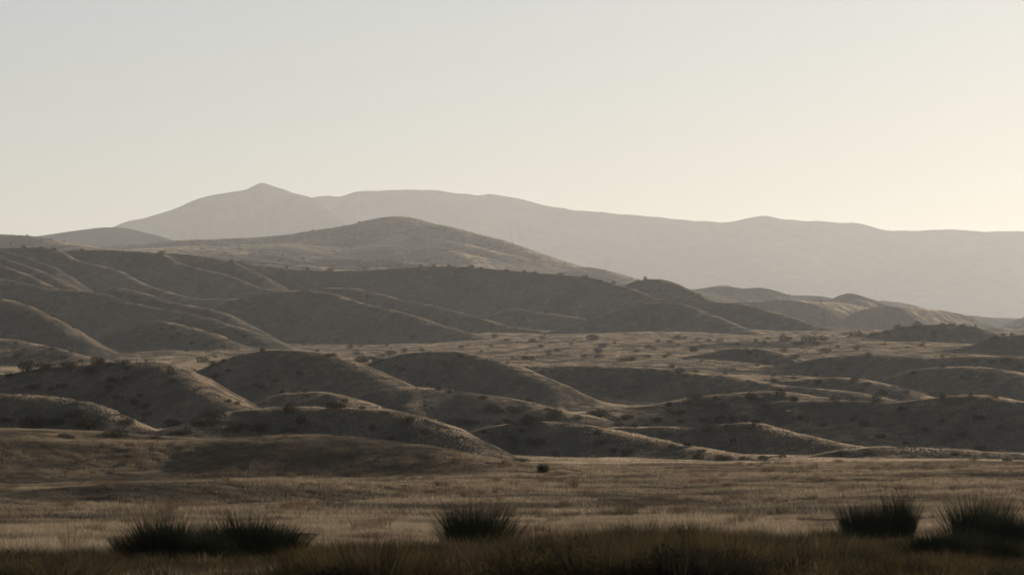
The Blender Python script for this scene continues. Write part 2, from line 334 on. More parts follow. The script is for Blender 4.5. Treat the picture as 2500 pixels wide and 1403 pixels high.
def mesh_object(name, V, F, mat, smooth=True, link=True):
    me = bpy.data.meshes.new(name)
    V = np.asarray(V, np.float32); F = np.asarray(F, np.int32); n = F.shape[1]
    me.vertices.add(len(V)); me.vertices.foreach_set('co', V.ravel())
    me.loops.add(F.size); me.loops.foreach_set('vertex_index', F.ravel())
    me.polygons.add(len(F)); me.polygons.foreach_set('loop_start', np.arange(0, F.size, n, dtype=np.int32))
    me.polygons.foreach_set('use_smooth', np.full(len(F), smooth))
    me.update(calc_edges=True)
    if mat is not None: me.materials.append(mat)
    o = bpy.data.objects.new(name, me)
    if link: col.objects.link(o)
    return o

VX = np.stack([GX, GY, GZ], -1).reshape(-1, 3)
nc, nr = GX.shape
I, J = np.meshgrid(np.arange(nc - 1), np.arange(nr - 1), indexing='ij')
q = np.stack([I * nr + J, (I + 1) * nr + J, (I + 1) * nr + J + 1, I * nr + J + 1], -1).reshape(-1, 4)
fd = ROWS[I, J].ravel()
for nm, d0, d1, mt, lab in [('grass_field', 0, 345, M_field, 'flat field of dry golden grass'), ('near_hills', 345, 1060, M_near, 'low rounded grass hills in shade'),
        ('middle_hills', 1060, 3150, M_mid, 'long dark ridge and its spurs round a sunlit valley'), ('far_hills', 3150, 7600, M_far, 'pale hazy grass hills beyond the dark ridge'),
        ('mountains', 7600, 1e9, M_mtn, 'hazy mountain range on the horizon')]:
    f = q[(fd >= d0) & (fd < d1)]
    u, inv = np.unique(f, return_inverse=True)
    o = mesh_object(nm, VX[u], inv.reshape(-1, 4), mt); o['kind'] = 'structure'; o['label'] = lab
# closing patch under the viewer and behind (coarse fan)
print('meshes', round(time.time() - T0, 1))

# ------------------------------------------------------------------ haze
hz_m, nt, N, L = nodes_of('haze')
pv = N.new('ShaderNodeVolumePrincipled'); pv.inputs['Color'].default_value = (.91, .90, .88, 1)
pv.inputs['Density'].default_value = .000032; pv.inputs['Anisotropy'].default_value = .35
o_ = N.new('ShaderNodeOutputMaterial'); L.new(pv.outputs[0], o_.inputs['Volume'])
def box(name, x0, x1, y0, y1, z0, z1, mat):
    V = [(x0,y0,z0),(x1,y0,z0),(x1,y1,z0),(x0,y1,z0),(x0,y0,z1),(x1,y0,z1),(x1,y1,z1),(x0,y1,z1)]
    F = [(0,3,2,1),(4,5,6,7),(0,1,5,4),(1,2,6,5),(2,3,7,6),(3,0,4,7)]
    return mesh_object(name, V, F, mat, False)
hz = box('haze', -29000, 29000, -29000, 29000, float(GZ.min()) - 1, float(GZ.max()) + 20, hz_m)
hz['kind'] = 'stuff'; hz['label'] = 'pale dusty haze'
print('z range', GZ.min(), GZ.max())

# ------------------------------------------------------------------ plants: shared builders
def blades(n, radius, h0, h1, width, lean, seed, bend=.35, fan=False, core=0.0):
    """n thin tapering blades rising from a round base; returns vertices and triangles"""
    g = np.random.default_rng(seed)
    th = g.random(n) * 2 * np.pi; rr = radius * np.sqrt(g.random(n)) * (1 - core) + core * radius * g.random(n)
    bx, by = rr * np.cos(th), rr * np.sin(th)
    if fan: ld = th + g.normal(0, .35, n); ln = lean * (rr / radius) ** .8 * (1 + g.normal(0, .25, n)) + np.abs(g.normal(0, .08, n))
    else: ld = g.random(n) * 2 * np.pi; ln = lean * np.abs(g.normal(0, 1, n))
    h = h0 + (h1 - h0) * g.random(n) ** .8; fa = g.random(n) * np.pi
    wx, wy = np.cos(fa) * width * .5, np.sin(fa) * width * .5
    dx, dy = np.cos(ld) * np.sin(ln), np.sin(ld) * np.sin(ln); dz = np.cos(ln)
    m = .55
    mx, my, mz = bx + dx * h * m, by + dy * h * m, dz * h * m
    k = 1 + bend
    tx, ty, tz = bx + dx * h * k, by + dy * h * k, dz * h * (1 - bend * ln * .35)
    z0 = np.full(n, -.04)
    P = np.stack([np.stack([bx - wx, by - wy, z0], -1), np.stack([bx + wx, by + wy, z0], -1),
                  np.stack([mx - wx * .8, my - wy * .8, mz], -1), np.stack([mx + wx * .8, my + wy * .8, mz], -1), np.stack([tx, ty, tz], -1)], 1)
    b = np.arange(n)[:, None] * 5
    F = np.concatenate([b + [0, 1, 3], b + [0, 3, 2], b + [2, 3, 4]])
    return P.reshape(-1, 3), F

def leaf_crown(n, rx, ry, rz, leaf, seed, lobes=6, z0=.35):
    """leaf-sized faces spread through a few overlapping lobes"""
    g = np.random.default_rng(seed); V = []
    cs = [(0, 0, z0 + .15, .62)]
    for i in range(lobes):
        a = i / lobes * 6.283 + g.random() * .8; q = .35 + .3 * g.random()
        cs.append((math.cos(a) * q, math.sin(a) * q, z0 - .1 + .35 * g.random(), .34 + .22 * g.random()))
    wts = np.array([c[3] ** 2 for c in cs]); ci = g.choice(len(cs), n, p=wts / wts.sum()); cs = np.array(cs)[ci]
    d = g.normal(size=(n, 3)); d /= np.linalg.norm(d, axis=1)[:, None]
    r = cs[:, 3] * (.45 + .6 * g.random(n) ** .5)
    c = cs[:, :3] + d * r[:, None] * [1, 1, .85]; c[:, 2] = np.abs(c[:, 2])
    c *= [rx, ry, rz]
    t = g.normal(size=(n, 3)); t /= np.linalg.norm(t, axis=1)[:, None]; u = np.cross(t, g.normal(size=(n, 3))); u /= np.linalg.norm(u, axis=1)[:, None]
    sz = leaf * (.5 + g.random(n))[:, None]
    P = np.stack([c - t * sz, c + u * sz * .55, c + t * sz, c - u * sz * .55], 1)
    F = np.arange(n)[:, None] * 4 + [0, 1, 2, 3]
    return P.reshape(-1, 3), F

def stem_mesh(n, h, spread, rad, seed):
    """n tapering woody stems, five-sided"""
    g = np.random.default_rng(seed); V, F = [], []
    for i in range(n):
        a = g.random() * 6.283; q = spread * (.3 + .7 * g.random())
        p = [(0.12 * q * math.cos(a), .12 * q * math.sin(a), -.05), (q * .45 * math.cos(a + .2), q * .45 * math.sin(a + .2), h * .5), (q * math.cos(a), q * math.sin(a), h * (.85 + .3 * g.random()))]
        b = len(V)
        for j, (x, y, z) in enumerate(p):
            r = rad * (1, .65, .25)[j]
            for k in range(5): V.append((x + r * math.cos(k * 1.2566), y + r * math.sin(k * 1.2566), z))
        for j in range(2):
            for k in range(5): F.append((b + j*5 + k, b + j*5 + (k+1) % 5, b + j*5 + 5 + (k+1) % 5, b + j*5 + 5 + k))
    return V, F

def plant_material(name, c1, c2, trans=.35, c3=None, scale=.09, sc=(1, .55, 0), thr=(.47, .60)):
    m, nt, N, L = nodes_of(name)
    oi = N.new('ShaderNodeObjectInfo'); r = N.new('ShaderNodeValToRGB'); L.new(oi.outputs['Random'], r.inputs[0])
    r.color_ramp.elements[0].color = rgb(c1); r.color_ramp.elements[1].color = rgb(c2)
    colr = r.outputs[0]
    if c3:
        geo = N.new('ShaderNodeNewGeometry'); mp = N.new('ShaderNodeMapping'); mp.inputs['Scale'].default_value = sc
        L.new(geo.outputs['Position'], mp.inputs[0])
        n = N.new('ShaderNodeTexNoise'); n.inputs['Scale'].default_value = scale; n.inputs['Detail'].default_value = 5; n.inputs['Roughness'].default_value = .65
        L.new(mp.outputs[0], n.inputs['Vector'])
        rr = N.new('ShaderNodeValToRGB'); rr.color_ramp.elements[0].position = thr[0]; rr.color_ramp.elements[1].position = thr[1]
        L.new(n.outputs[0], rr.inputs[0])
        mx = N.new('ShaderNodeMix'); mx.data_type = 'RGBA'; mx.inputs[7].default_value = rgb(c3)
        L.new(rr.outputs[0], mx.inputs[0]); L.new(colr, mx.inputs[6]); colr = mx.outputs[2]
    df = N.new('ShaderNodeBsdfDiffuse'); tr = N.new('ShaderNodeBsdfTranslucent'); ms = N.new('ShaderNodeMixShader'); ms.inputs[0].default_value = trans
    L.new(colr, df.inputs[0]); L.new(colr, tr.inputs[0]); L.new(df.outputs[0], ms.inputs[1]); L.new(tr.outputs[0], ms.inputs[2])
    o = N.new('ShaderNodeOutputMaterial'); L.new(ms.outputs[0], o.inputs[0]); return m
M_grass = plant_material('dry_grass', (.096,.073,.048), (.20,.153,.104), .65, (.042,.037,.030), sc=(.5, 1.1, 0), thr=(.46, .62))
M_hgrass = plant_material('dry_hill_grass', (.17,.128,.088), (.34,.262,.185), .7, (.10,.082,.062))  # paler dry grass: sunlit glow of the hill rims put into its colour
M_ngrass = plant_material('dry_near_grass', (.110,.084,.055), (.25,.194,.134), .65, (.052,.044,.034), sc=(.7, 1.2, 0), thr=(.50, .66))  # lighter dry grass, sunlight on the near strip put into its colour
M_weed = plant_material('brown_weed', (.065,.046,.030), (.13,.088,.055), .3)
M_brush = plant_material('brown_brush', (.027,.020,.009), (.076,.054,.025), .35, (.012,.012,.009), scale=.9, sc=(1, .6, 0), thr=(.48, .58))
M_broom = plant_material('dark_green_stems', (.013,.015,.009), (.022,.026,.014), .10)
M_leaf = plant_material('dark_leaves', (.020,.021,.013), (.040,.037,.023), .12)
M_wood = plant_material('weathered_wood', (.05,.04,.032), (.08,.065,.05), 0)

def instancer(name, P, S, Rz, var, sources, label, kind='stuff', tilt=None):
    me = bpy.data.meshes.new(name); me.vertices.add(len(P)); me.vertices.foreach_set('co', np.asarray(P, np.float32).ravel())
    rot = np.zeros((len(P), 3), np.float32); rot[:, 2] = Rz
    if tilt:
        X, Y = np.asarray(P)[:, 0], np.asarray(P)[:, 1]; D = np.hypot(X, Y); e = .004 * D + .15
        gx = (ground_z(X + e, Y) - ground_z(X - e, Y)) / (2 * e); gy = (ground_z(X, Y + e) - ground_z(X, Y - e)) / (2 * e)
        nz = 1 / np.sqrt(1 + gx * gx + gy * gy); nx, ny = -gx * nz, -gy * nz; c, s_ = np.cos(Rz), np.sin(Rz)
        mx_, my_ = nx * c + ny * s_, -nx * s_ + ny * c
        rot[:, 0] = -np.arcsin(np.clip(my_, -.9, .9)); rot[:, 1] = np.arctan2(mx_, nz)
    a = me.attributes.new('rot', 'FLOAT_VECTOR', 'POINT'); a.data.foreach_set('vector', rot.ravel())
    a = me.attributes.new('siz', 'FLOAT_VECTOR', 'POINT'); a.data.foreach_set('vector', np.asarray(S, np.float32).ravel())
    a = me.attributes.new('kindno', 'INT', 'POINT'); a.data.foreach_set('value', np.asarray(var, np.int32))
    o = bpy.data.objects.new(name, me); col.objects.link(o)
    ng = bpy.data.node_groups.new(name, 'GeometryNodeTree')
    ng.interface.new_socket('Geometry', in_out='INPUT', socket_type='NodeSocketGeometry'); ng.interface.new_socket('Geometry', in_out='OUTPUT', socket_type='NodeSocketGeometry')
    gi = ng.nodes.new('NodeGroupInput'); go = ng.nodes.new('NodeGroupOutput'); jn = ng.nodes.new('GeometryNodeJoinGeometry')
    def attr(n, t):
        x = ng.nodes.new('GeometryNodeInputNamedAttribute'); x.data_type = t; x.inputs['Name'].default_value = n; return x.outputs['Attribute']
    ar, asz, ak = attr('rot', 'FLOAT_VECTOR'), attr('siz', 'FLOAT_VECTOR'), attr('kindno', 'INT')
    for i, src in enumerate(sources):
        cm = ng.nodes.new('FunctionNodeCompare'); cm.data_type = 'INT'; cm.operation = 'EQUAL'
        ng.links.new(ak, cm.inputs[2]); cm.inputs[3].default_value = i
        ip = ng.nodes.new('GeometryNodeInstanceOnPoints'); ob = ng.nodes.new('GeometryNodeObjectInfo'); ob.inputs[0].default_value = src
        ng.links.new(gi.outputs[0], ip.inputs['Points']); ng.links.new(cm.outputs[0], ip.inputs['Selection'])
        ng.links.new(ob.outputs['Geometry'], ip.inputs['Instance']); ng.links.new(ar, ip.inputs['Rotation']); ng.links.new(asz, ip.inputs['Scale'])
        ng.links.new(ip.outputs[0], jn.inputs[0])
    ng.links.new(jn.outputs[0], go.inputs[0])
    md = o.modifiers.new('scatter', 'NODES'); md.node_group = ng
    o['kind'] = kind; o['label'] = label
    return o

def sector_points(n, d0, d1, half=.192, power=2.0):
    a = (rng.random(n) * 2 - 1) * half; D = (d0 ** power + rng.random(n) * (d1 ** power - d0 ** power)) ** (1 / power)
    return np.sin(a) * D, np.cos(a) * D, D

# ------------------------------------------------------------------ dry grass on the field and the near hills
src_small = [mesh_object('tuft', *blades(80, .22, .09, .28, .0055, .45, 100 + i), M_ngrass, False, False) for i in range(4)]
src_mid = [mesh_object('tuft', *blades(90, .55, .09, .28, .013, .42, 110 + i), M_grass, False, False) for i in range(4)]
src_far = [mesh_object('tuft', *blades(90, 1.5, .08, .24, .045, .30, 120 + i), M_hgrass, False, False) for i in range(4)]
src_dist = [mesh_object('tuft', *blades(90, 3.2, .12, .34, .11, .30, 125 + i), (M_hgrass, M_grass)[i % 2], False, False) for i in range(4)]
src_vast = [mesh_object('tuft', *blades(80, 8, .4, 1.0, .5, .30, 128 + i), M_hgrass, False, False) for i in range(3)]
src_weed = [mesh_object('weed', *blades(110, .20, .25, .62, .010, .30, 130 + i, fan=True), M_weed, False, False) for i in range(3)]
def grass(name, n, d0, d1, srcs, label, smin, smax, keep=None):
    X, Y, D = sector_points(n, d0, d1)
    dens = gnoise(X / 11, Y / 22, 31) + .6 * gnoise(X / 3.5, Y / 6, 32)
    m = (dens > -.42 + .25 * rng.random(n)) if keep is None else keep(X, Y, D, dens)
    X, Y, dens = X[m], Y[m], dens[m]; Z = ground_z(X, Y); n = len(X)
    s = smin + (smax - smin) * rng.random(n); hs = s * np.clip(.85 + .9 * dens, .45, 1.35)
    instancer(name, np.stack([X, Y, Z], -1), np.stack([s, s, hs], -1), rng.random(n) * 6.28, rng.integers(0, len(srcs), n), srcs, label, tilt=True)
grass('dry_grass', 42000, 38, 130, src_small, 'dry golden grass in the near field', .8, 1.5)
grass('dry_grass', 46000, 125, 350, src_mid, 'dry golden grass across the flat field', .8, 1.4)
grass('dry_grass', 90000, 345, 1150, src_far, 'dry grass clothing the low hills', .7, 1.3)
grass('dry_grass', 95000, 1120, 3100, src_dist, 'dry grass on the long ridge and valley', .7, 1.3)
grass('dry_grass', 60000, 3100, 7600, src_vast, 'pale dry grass in bands on the far hills', .7, 1.3, keep=lambda X, Y, D, d: gnoise(X / 420, Y / 260, 45) + .5 * gnoise(X / 110, Y / 70, 46) > .02)
grass('weeds', 9000, 45, 330, src_weed, 'brown weeds scattered in the golden grass', .7, 1.3, keep=lambda X, Y, D, d: gnoise(X / 5, Y / 9, 41) + .4 * gnoise(X / 2, Y / 3, 42) > .22)
print('grass', round(time.time() - T0, 1))

# ------------------------------------------------------------------ big foreground plants
def empty(name, loc, label, cat, group=None, rz=0):
    o = bpy.data.objects.new(name, None); col.objects.link(o); o.location = loc; o.rotation_euler = (0, 0, rz); o.empty_display_size = .5
    o['label'] = label; o['category'] = cat
    if group: o['group'] = group
    return o
G_BROOM = 'dark green broom-like shrubs at the front of the field'
def broom(px, base, w, top, label, D, nb=2600, seed=1, upright=.55):
    """dark green shrub of thin rising stems, w and top in photograph pixels"""
    X, Y, _ = at(px, base, D); Z = float(ground_z([X], [Y])[0])
    W = w / FPX * D * 1.22; H = (to_px(X, Y, Z)[1] - top) / FPX * D * 1.48
    o = empty('broom_shrub', (X, Y, Z), label, 'shrub', G_BROOM)
    g = np.random.default_rng(seed); VV, FF, off = [], [], 0
    for i in range(24):                     # bunches of unequal height, leaning their own way
        a = g.random() * 6.283; q = W * .42 * g.random() ** .6 if i else 0; hh = H * (.66 + .42 * g.random()) * (1.12 - .42 * (q / (W * .42)) ** 2) if i else H * 1.08
        V, F = blades(nb // 17, W * (.06 + .09 * g.random()), hh * .40, hh * 1.0, .012, upright * .55, seed * 20 + i, .2, True, .2)
        V = V + [q * math.cos(a), q * math.sin(a) * .8, 0]
        V[:, 0] += V[:, 2] * (.25 * math.cos(a) * q / (W * .42) + .12 * g.normal()); V[:, 1] += V[:, 2] * .12 * g.normal(); VV.append(V); FF.append(F + off); off += len(V)
    V, F = leaf_crown(900, W * .40, W * .32, H * .62, .028, seed + 300, 8)      # twiggy body of the shrub
    F = np.concatenate([F[:, [0, 1, 2]], F[:, [0, 2, 3]]]); VV.append(V); FF.append(F + off)
    V, F = np.concatenate(VV), np.concatenate(FF)
    f = mesh_object('foliage', V, F, M_broom, False); f.parent = o
    V, F = stem_mesh(26, H * .45, W * .22, .014, seed); st = mesh_object('stems', V, F, M_wood); st.parent = o
    return o
broom(418, 1368, 190, 1283, 'wide dark green shrub at the lower left, left-hand one of the touching pair', 60, 3600, 1, .75)
broom(602, 1366, 230, 1280, 'widest dark green shrub at the lower left, right-hand one of the touching pair', 59, 4600, 2, .75)
broom(1158, 1322, 160, 1246, 'single dark green spiky shrub standing alone at the bottom centre', 76, 2400, 3, .75)
broom(2118, 1330, 74, 1246, 'narrow dark shrub just left of the tall upright one at the lower right', 78, 1900, 4, .32)
broom(2196, 1328, 44, 1233, 'tall narrow upright dark shrub at the lower right, beside a gap', 79, 1500, 5, .2)
broom(2386, 1325, 110, 1240, 'rounded dark green shrub near the right edge, with grass behind it', 74, 2600, 6, .6)
broom(2486, 1345, 150, 1262, 'dark shrub cut by the right edge of the view', 68, 2800, 7, .7)
broom(2300, 1385, 170, 1306, 'low black-green shrub in front of the rounded one near the right edge', 56, 3000, 8, .8)
broom(2040, 1345, 110, 1292, 'low olive shrub left of the dark pair at the lower right', 70, 1600, 9, .8)

broom(520, 1372, 110, 1312, 'lower dark green clump filling the dip between the joined pair at lower left', 57, 1500, 10, .7)
broom(2436, 1395, 130, 1325, 'lowest blackish clump at the lower right corner, in front of the others', 53, 2200, 11, .8)
broom(1690, 1360, 120, 1286, 'low brownish-green clump right of centre at the top of the brown brush', 70, 1300, 12, .7)
# brown brush along the bottom of the view
src_brush = [mesh_object('brush', *blades(260, .42, .35, .95, .0095, .38, 140 + i, .3, True, .3), M_brush, False, False) for i in range(5)]
for i in range(3):
    V, F = leaf_crown(1100, .42, .42, .62, .022, 160 + i, 7); src_brush.append(mesh_object('brush', V, F, M_brush, False, False))
src_pale = mesh_object('brush', *blades(10, .3, .5, .95, .010, .25, 150), M_grass, False, False)
n = 9000; X, Y, D = sector_points(n, 36, 84)
PX = 1250 + FPX * np.tan(np.arctan2(X, Y))
edge = np.interp(PX, [-200, 100, 350, 600, 760, 900, 1080, 1400, 1700, 2000, 2250, 2700], [56, 57, 57.5, 57, 58, 60, 61, 64, 68, 70, 64, 58])
edge = edge + 4 * gnoise(X / 2.2, Y / 4, 51) + 2.5 * gnoise(X / .9, Y / 2, 52)
m = (D < edge) & (gnoise(X / 1.4, Y / 2.2, 53) > -.22 + .1 * (PX < 700))
X, Y, D = X[m], Y[m], D[m]; Z = ground_z(X, Y)
hs = np.interp(1250 + FPX * X / Y, [0, 350, 700, 850, 1150, 1400, 1700, 2100, 2500], [.70, .48, .48, .82, .74, 1.05, 1.08, .66, .48]) * (.45 + .6 * rng.random(len(X))) * np.clip(.95 + .8 * gnoise(X / 1.8, Y / 3, 54), .5, 1.4)
instancer('undergrowth', np.stack([X, Y, Z], -1), np.stack([.8 + .5 * rng.random(len(X))] * 2 + [hs], -1), rng.random(len(X)) * 6.28,
          np.where(rng.random(len(X)) < .12, 8, rng.integers(0, 8, len(X))), src_brush + [src_pale], 'dark brown brush massed along the near edge of the field')

# ------------------------------------------------------------------ small rounded shrubs on the hills
CROWN = []
for i in range(6):
    V, F = leaf_crown((420, 360, 500, 420, 380, 460)[i], 1, .95, 1.05, .085, 200 + i, (5, 6, 7, 4, 6, 5)[i])
    CROWN.append(mesh_object('shrub', V, F, M_leaf, False, False).data)
BIGC = []
for i in range(3):
    V, F = leaf_crown(1500, 1, .95, 1.05, .05, 210 + i, 7)
    BIGC.append((mesh_object('foliage', V, F, M_leaf, False, False).data, mesh_object('stems', *stem_mesh(9, .55, .55, .035, 220 + i), M_wood, True, False).data))
ORD = ['leftmost', 'second', 'third', 'fourth', 'fifth', 'sixth', 'seventh', 'eighth', 'ninth', 'tenth', 'eleventh', 'twelfth', 'thirteenth', 'fourteenth', 'fifteenth', 'sixteenth', 'seventeenth', 'eighteenth', 'nineteenth', 'twentieth',
       'twenty-first', 'twenty-second', 'twenty-third', 'twenty-fourth', 'twenty-fifth', 'twenty-sixth', 'twenty-seventh', 'twenty-eighth', 'twenty-ninth', 'thirtieth', 'thirty-first', 'thirty-second', 'thirty-third', 'thirty-fourth', 'thirty-fifth', 'thirty-sixth', 'thirty-seventh', 'thirty-eighth', 'thirty-ninth', 'fortieth']
# zone: (phrase, nearest distance the ground may be found at, [(px, base py, width px, height px or 0)])
ZONES = [
 ('on the left dome\'s crest', 380, [(22,922,20,9),(66,908,42,20),(108,902,38,12),(165,902,30,14),(222,912,28,12),(243,893,30,14),(268,893,18,8),(306,891,18,10),(308,903,12,6),(417,914,17,15),(420,936,18,10)]),
 ('on the left dome\'s shaded face', 380, [(82,950,30,9),(125,954,14,6),(150,948,24,9),(265,951,16,7),(280,934,30,9),(305,929,12,6),(290,976,26,9),(330,990,22,12),(340,968,14,6),(355,996,20,9),(358,1016,24,9),(556,984,14,8),(580,990,14,7)]),
 ('along the foot of the left hills', 360, [(8,1032,22,10),(22,1030,24,8),(80,1046,60,22),(142,1036,36,10),(178,1019,32,14),(210,1046,50,20),(310,1042,28,16),(300,1016,20,9),(422,1040,34,12),(505,1042,56,16),(520,1024,50,17),(575,1054,30,16),(595,1045,26,10),(636,1052,30,13),(613,1053,10,6),(735,1037,25,15)]),
 ('in the hollow behind the long swell', 320, [(155,1068,26,9),(172,1074,22,7),(275,1070,60,13),(380,1072,22,8),(445,1062,42,9),(555,1054,16,8)]),
 ('on the low spur left of centre', 340, [(706,1010,30,18),(705,1061,34,12),(820,1000,36,14),(843,984,16,8),(885,1001,13,8),(998,1034,20,12),(1040,1061,22,11),(1165,1036,14,8),(910,1050,16,7),(955,1075,18,8)]),
 ('on the second dome\'s crest', 600, [(495,886,25,11),(520,893,14,8),(545,885,12,7),(640,860,13,7),(775,859,8,5),(800,870,13,6),(813,872,15,7),(880,887,32,12)]),
 ('on the second dome\'s shaded face', 600, [(525,925,16,9),(490,932,10,6),(558,908,14,6),(627,942,14,6),(637,949,12,6),(672,932,12,6),(690,960,13,6),(745,958,12,7),(730,915,14,6)]),
 ('on the dark dome in the middle', 800, [(885,886,27,13),(905,880,14,6),(922,885,22,12),(934,872,11,6),(952,869,24,8),(980,908,17,9),(967,898,10,6),(988,860,12,7),(1030,858,11,7),(1088,895,13,7),(1125,875,16,7),(1082,932,9,5),(1240,888,10,5)]),
 ('on the slope under the middle dome', 560, [(1070,953,13,7),(1097,963,13,9),(812,1003,30,12),(1180,975,16,7),(1200,1004,28,12),(1222,1007,20,8),(1255,1009,31,13),(1288,1021,15,8),(1290,981,14,6),(1310,1033,30,12),(1350,1010,20,11),(1357,1023,32,17),(1410,1025,20,9),(1440,1012,15,8),(1465,1020,40,17),(1335,1004,14,7)]),
 ('around the top of the centre knoll', 400, [(1095,1038,10,6),(1120,1041,9,6),(1145,1037,30,10),(1218,1038,15,8),(1240,1036,16,10),(1252,1036,12,8),(1180,1058,14,7),(1272,1055,14,7),(1288,1036,32,13),(1312,1036,24,12)]),
 ('on the centre knoll\'s shaded face', 360, [(1310,1087,36,11),(1360,1116,20,9),(1460,1061,18,11),(1465,1085,24,7),(1497,1105,15,7),(1530,1109,28,10),(1640,1095,22,8),(1680,1093,18,9),(1712,1108,18,9)]),
 ('at the flat field\'s far edge', 330, [(1272,1128,36,8),(1705,1124,22,12),(1770,1128,37,13),(1820,1127,26,10),(1865,1126,20,10),(2050,1114,26,12),(1910,1119,20,8),(2375,1133,20,9),(2395,1102,20,9),(2460,1136,20,8),(2330,1112,16,7),(2120,1112,22,7)]),
 ('on the scrubby shelf right of centre', 470, [(1512,1044,24,9),(1530,1026,28,11),(1550,1043,14,7),(1575,1043,13,7),(1603,1032,24,9),(1605,1029,18,8),(1632,1004,13,7),(1633,993,15,9),(1655,1012,32,9),(1664,1033,14,7),(1680,988,18,8),(1700,979,30,13),(1708,992,15,7),(1720,1032,24,8),(1747,979,16,9),(1755,1036,27,13),(1760,993,12,6),(1773,1043,11,7),(1790,1034,16,7),(1820,1026,18,9),(1725,1056,21,13),(1845,1036,21,9),(1835,1049,21,11)]),
 ('on the ridge above the scrubby shelf', 600, [(1660,912,27,11),(1832,977,27,14),(1855,979,15,7),(1905,969,25,15),(1940,981,19,11),(2040,982,19,9),(2075,976,15,8),(2140,984,27,17),(2160,965,13,7),(2180,949,11,7),(2215,964,13,9),(2300,976,13,9),(2370,969,11,7),(2430,972,13,7)]),
 ('on the big shaded slope at the right', 470, [(1955,1023,13,7),(2010,1043,15,7),(2085,1027,15,9),(2110,1039,25,11),(2350,1069,32,10),(2390,1026,30,10),(2200,1002,16,7),(2260,1055,18,7),(2445,1048,22,8),(1870,1004,16,7),(2150,1070,20,8),(2210,1085,16,7),(2300,1030,14,6),(1790,1079,13,6)]),
 ('along the long lit right crest', 750, [(1868,889,17,8),(1888,921,11,8),(1890,936,15,9),(1938,928,13,7),(1997,938,15,9),(2085,933,19,7),(1770,916,10,5),(2120,940,12,6),(1700,912,12,7),(2150,962,12,6)]),
 ('on the bank above the lit crest', 950, [(1640,900,12,7),(1790,905,14,6),(1830,866,11,6),(1940,876,21,8),(1990,918,12,6),(2050,905,14,6),(2230,915,12,6),(2302,898,17,8),(2300,873,11,6),(2380,884,14,7),(2420,887,17,8),(2460,888,31,12),(2490,899,18,8),(2350,925,12,6)]),
 ('on the left sunlit valley floor', 1000, [(700,838,10,5),(740,845,12,6),(770,832,9,5),(820,835,11,5),(855,852,14,8),(870,866,18,9),(900,838,10,5),(945,845,11,5),(1010,827,15,7),(1060,838,10,5),(1125,850,12,5),(1175,862,10,5),(1200,848,12,6),(1208,826,14,7),(1236,834,13,6),(1250,877,9,5)]),
 ('on the middle sunlit valley floor', 1000, [(1283,880,15,9),(1300,838,19,8),(1300,880,13,7),(1322,850,13,6),(1323,829,15,7),(1340,868,14,6),(1360,860,15,7),(1395,842,9,5),(1425,873,15,7),(1448,832,26,10),(1460,863,21,9),(1460,874,15,7),(1471,851,16,9),(1500,840,9,5),(1525,883,31,9),(1545,881,13,7),(1555,861,13,6)]),
 ('on the right sunlit valley floor', 1000, [(1580,874,17,7),(1582,851,13,7),(1595,855,13,7),(1605,836,11,6),(1624,874,11,6),(1635,838,13,6),(1653,830,17,8),(1671,830,9,6),(1633,868,11,5),(1657,845,9,5),(1690,859,15,10),(1696,860,17,9),(1702,833,11,6),(1715,850,15,7),(1730,834,15,6),(1757,835,13,6)]),
 ('at the right end of the valley', 1100, [(1800,845,10,5),(1845,835,11,6),(1867,841,9,6),(1875,830,10,5),(1912,835,21,13),(1912,861,17,9),(1925,831,11,6),(1950,843,28,7),(1963,835,15,11),(1982,838,19,13),(1993,843,21,6),(2010,833,25,11),(2015,861,27,7),(2045,852,12,6),(2090,856,15,11),(2120,868,12,6),(2160,845,10,5)]),
 ('on the low hill behind the valley', 1300, [(2085,823,36,11),(2135,822,19,7),(2162,816,12,7),(2195,806,21,9),(2240,800,20,10),(2250,848,15,7),(2300,796,13,6),(2325,796,13,6),(2350,799,13,6),(2380,802,10,5),(2430,828,21,7),(2448,822,11,6),(2470,820,9,6),(2280,815,12,6),(2210,828,14,6)]),
 ('on the lit aprons at the lower left', 900, [(37,842,10,5),(60,858,11,5),(128,856,11,6),(40,875,14,6),(155,878,14,6),(172,860,10,5),(198,884,12,6),(230,880,16,7),(85,838,10,5),(285,885,10,5)]),
 ('on the sunlit spurs at the left', 1200, [(420,830,10,5),(437,820,9,5),(470,840,12,6),(500,848,12,6),(520,842,13,7),(545,850,12,6),(560,832,10,5),(455,858,10,5),(600,825,11,6),(395,808,9,5),(620,845,10,5),(580,812,9,4)]),
 ('on the long dark ridge\'s left skyline', 2300, [(57,606,9,5),(100,608,9,4),(130,612,13,6),(200,614,9,4),(300,617,9,4),(392,624,20,8),(480,631,9,4),(565,640,10,5),(590,643,13,5),(700,657,9,5),(750,660,8,4),(806,662,16,6)]),
 ('on the long dark ridge\'s right skyline', 2300, [(891,658,12,6),(903,657,9,5),(948,656,9,5),(975,654,14,8),(1027,653,9,6),(1060,653,9,6),(1095,652,11,5),(1150,655,14,7),(1175,657,11,5),(1237,665,10,5),(1280,667,9,5),(1305,668,9,5),(1370,674,13,5),(1427,680,14,5),(1466,689,11,5),(1498,694,9,6)]),
 ('on the lit dome ending the long ridge', 2400, [(1558,690,8,6),(1576,684,8,7),(1610,712,8,4),(1630,700,8,4),(1675,716,9,5),(1690,722,10,6),(1706,726,12,6)]),
]
nshrub = 0
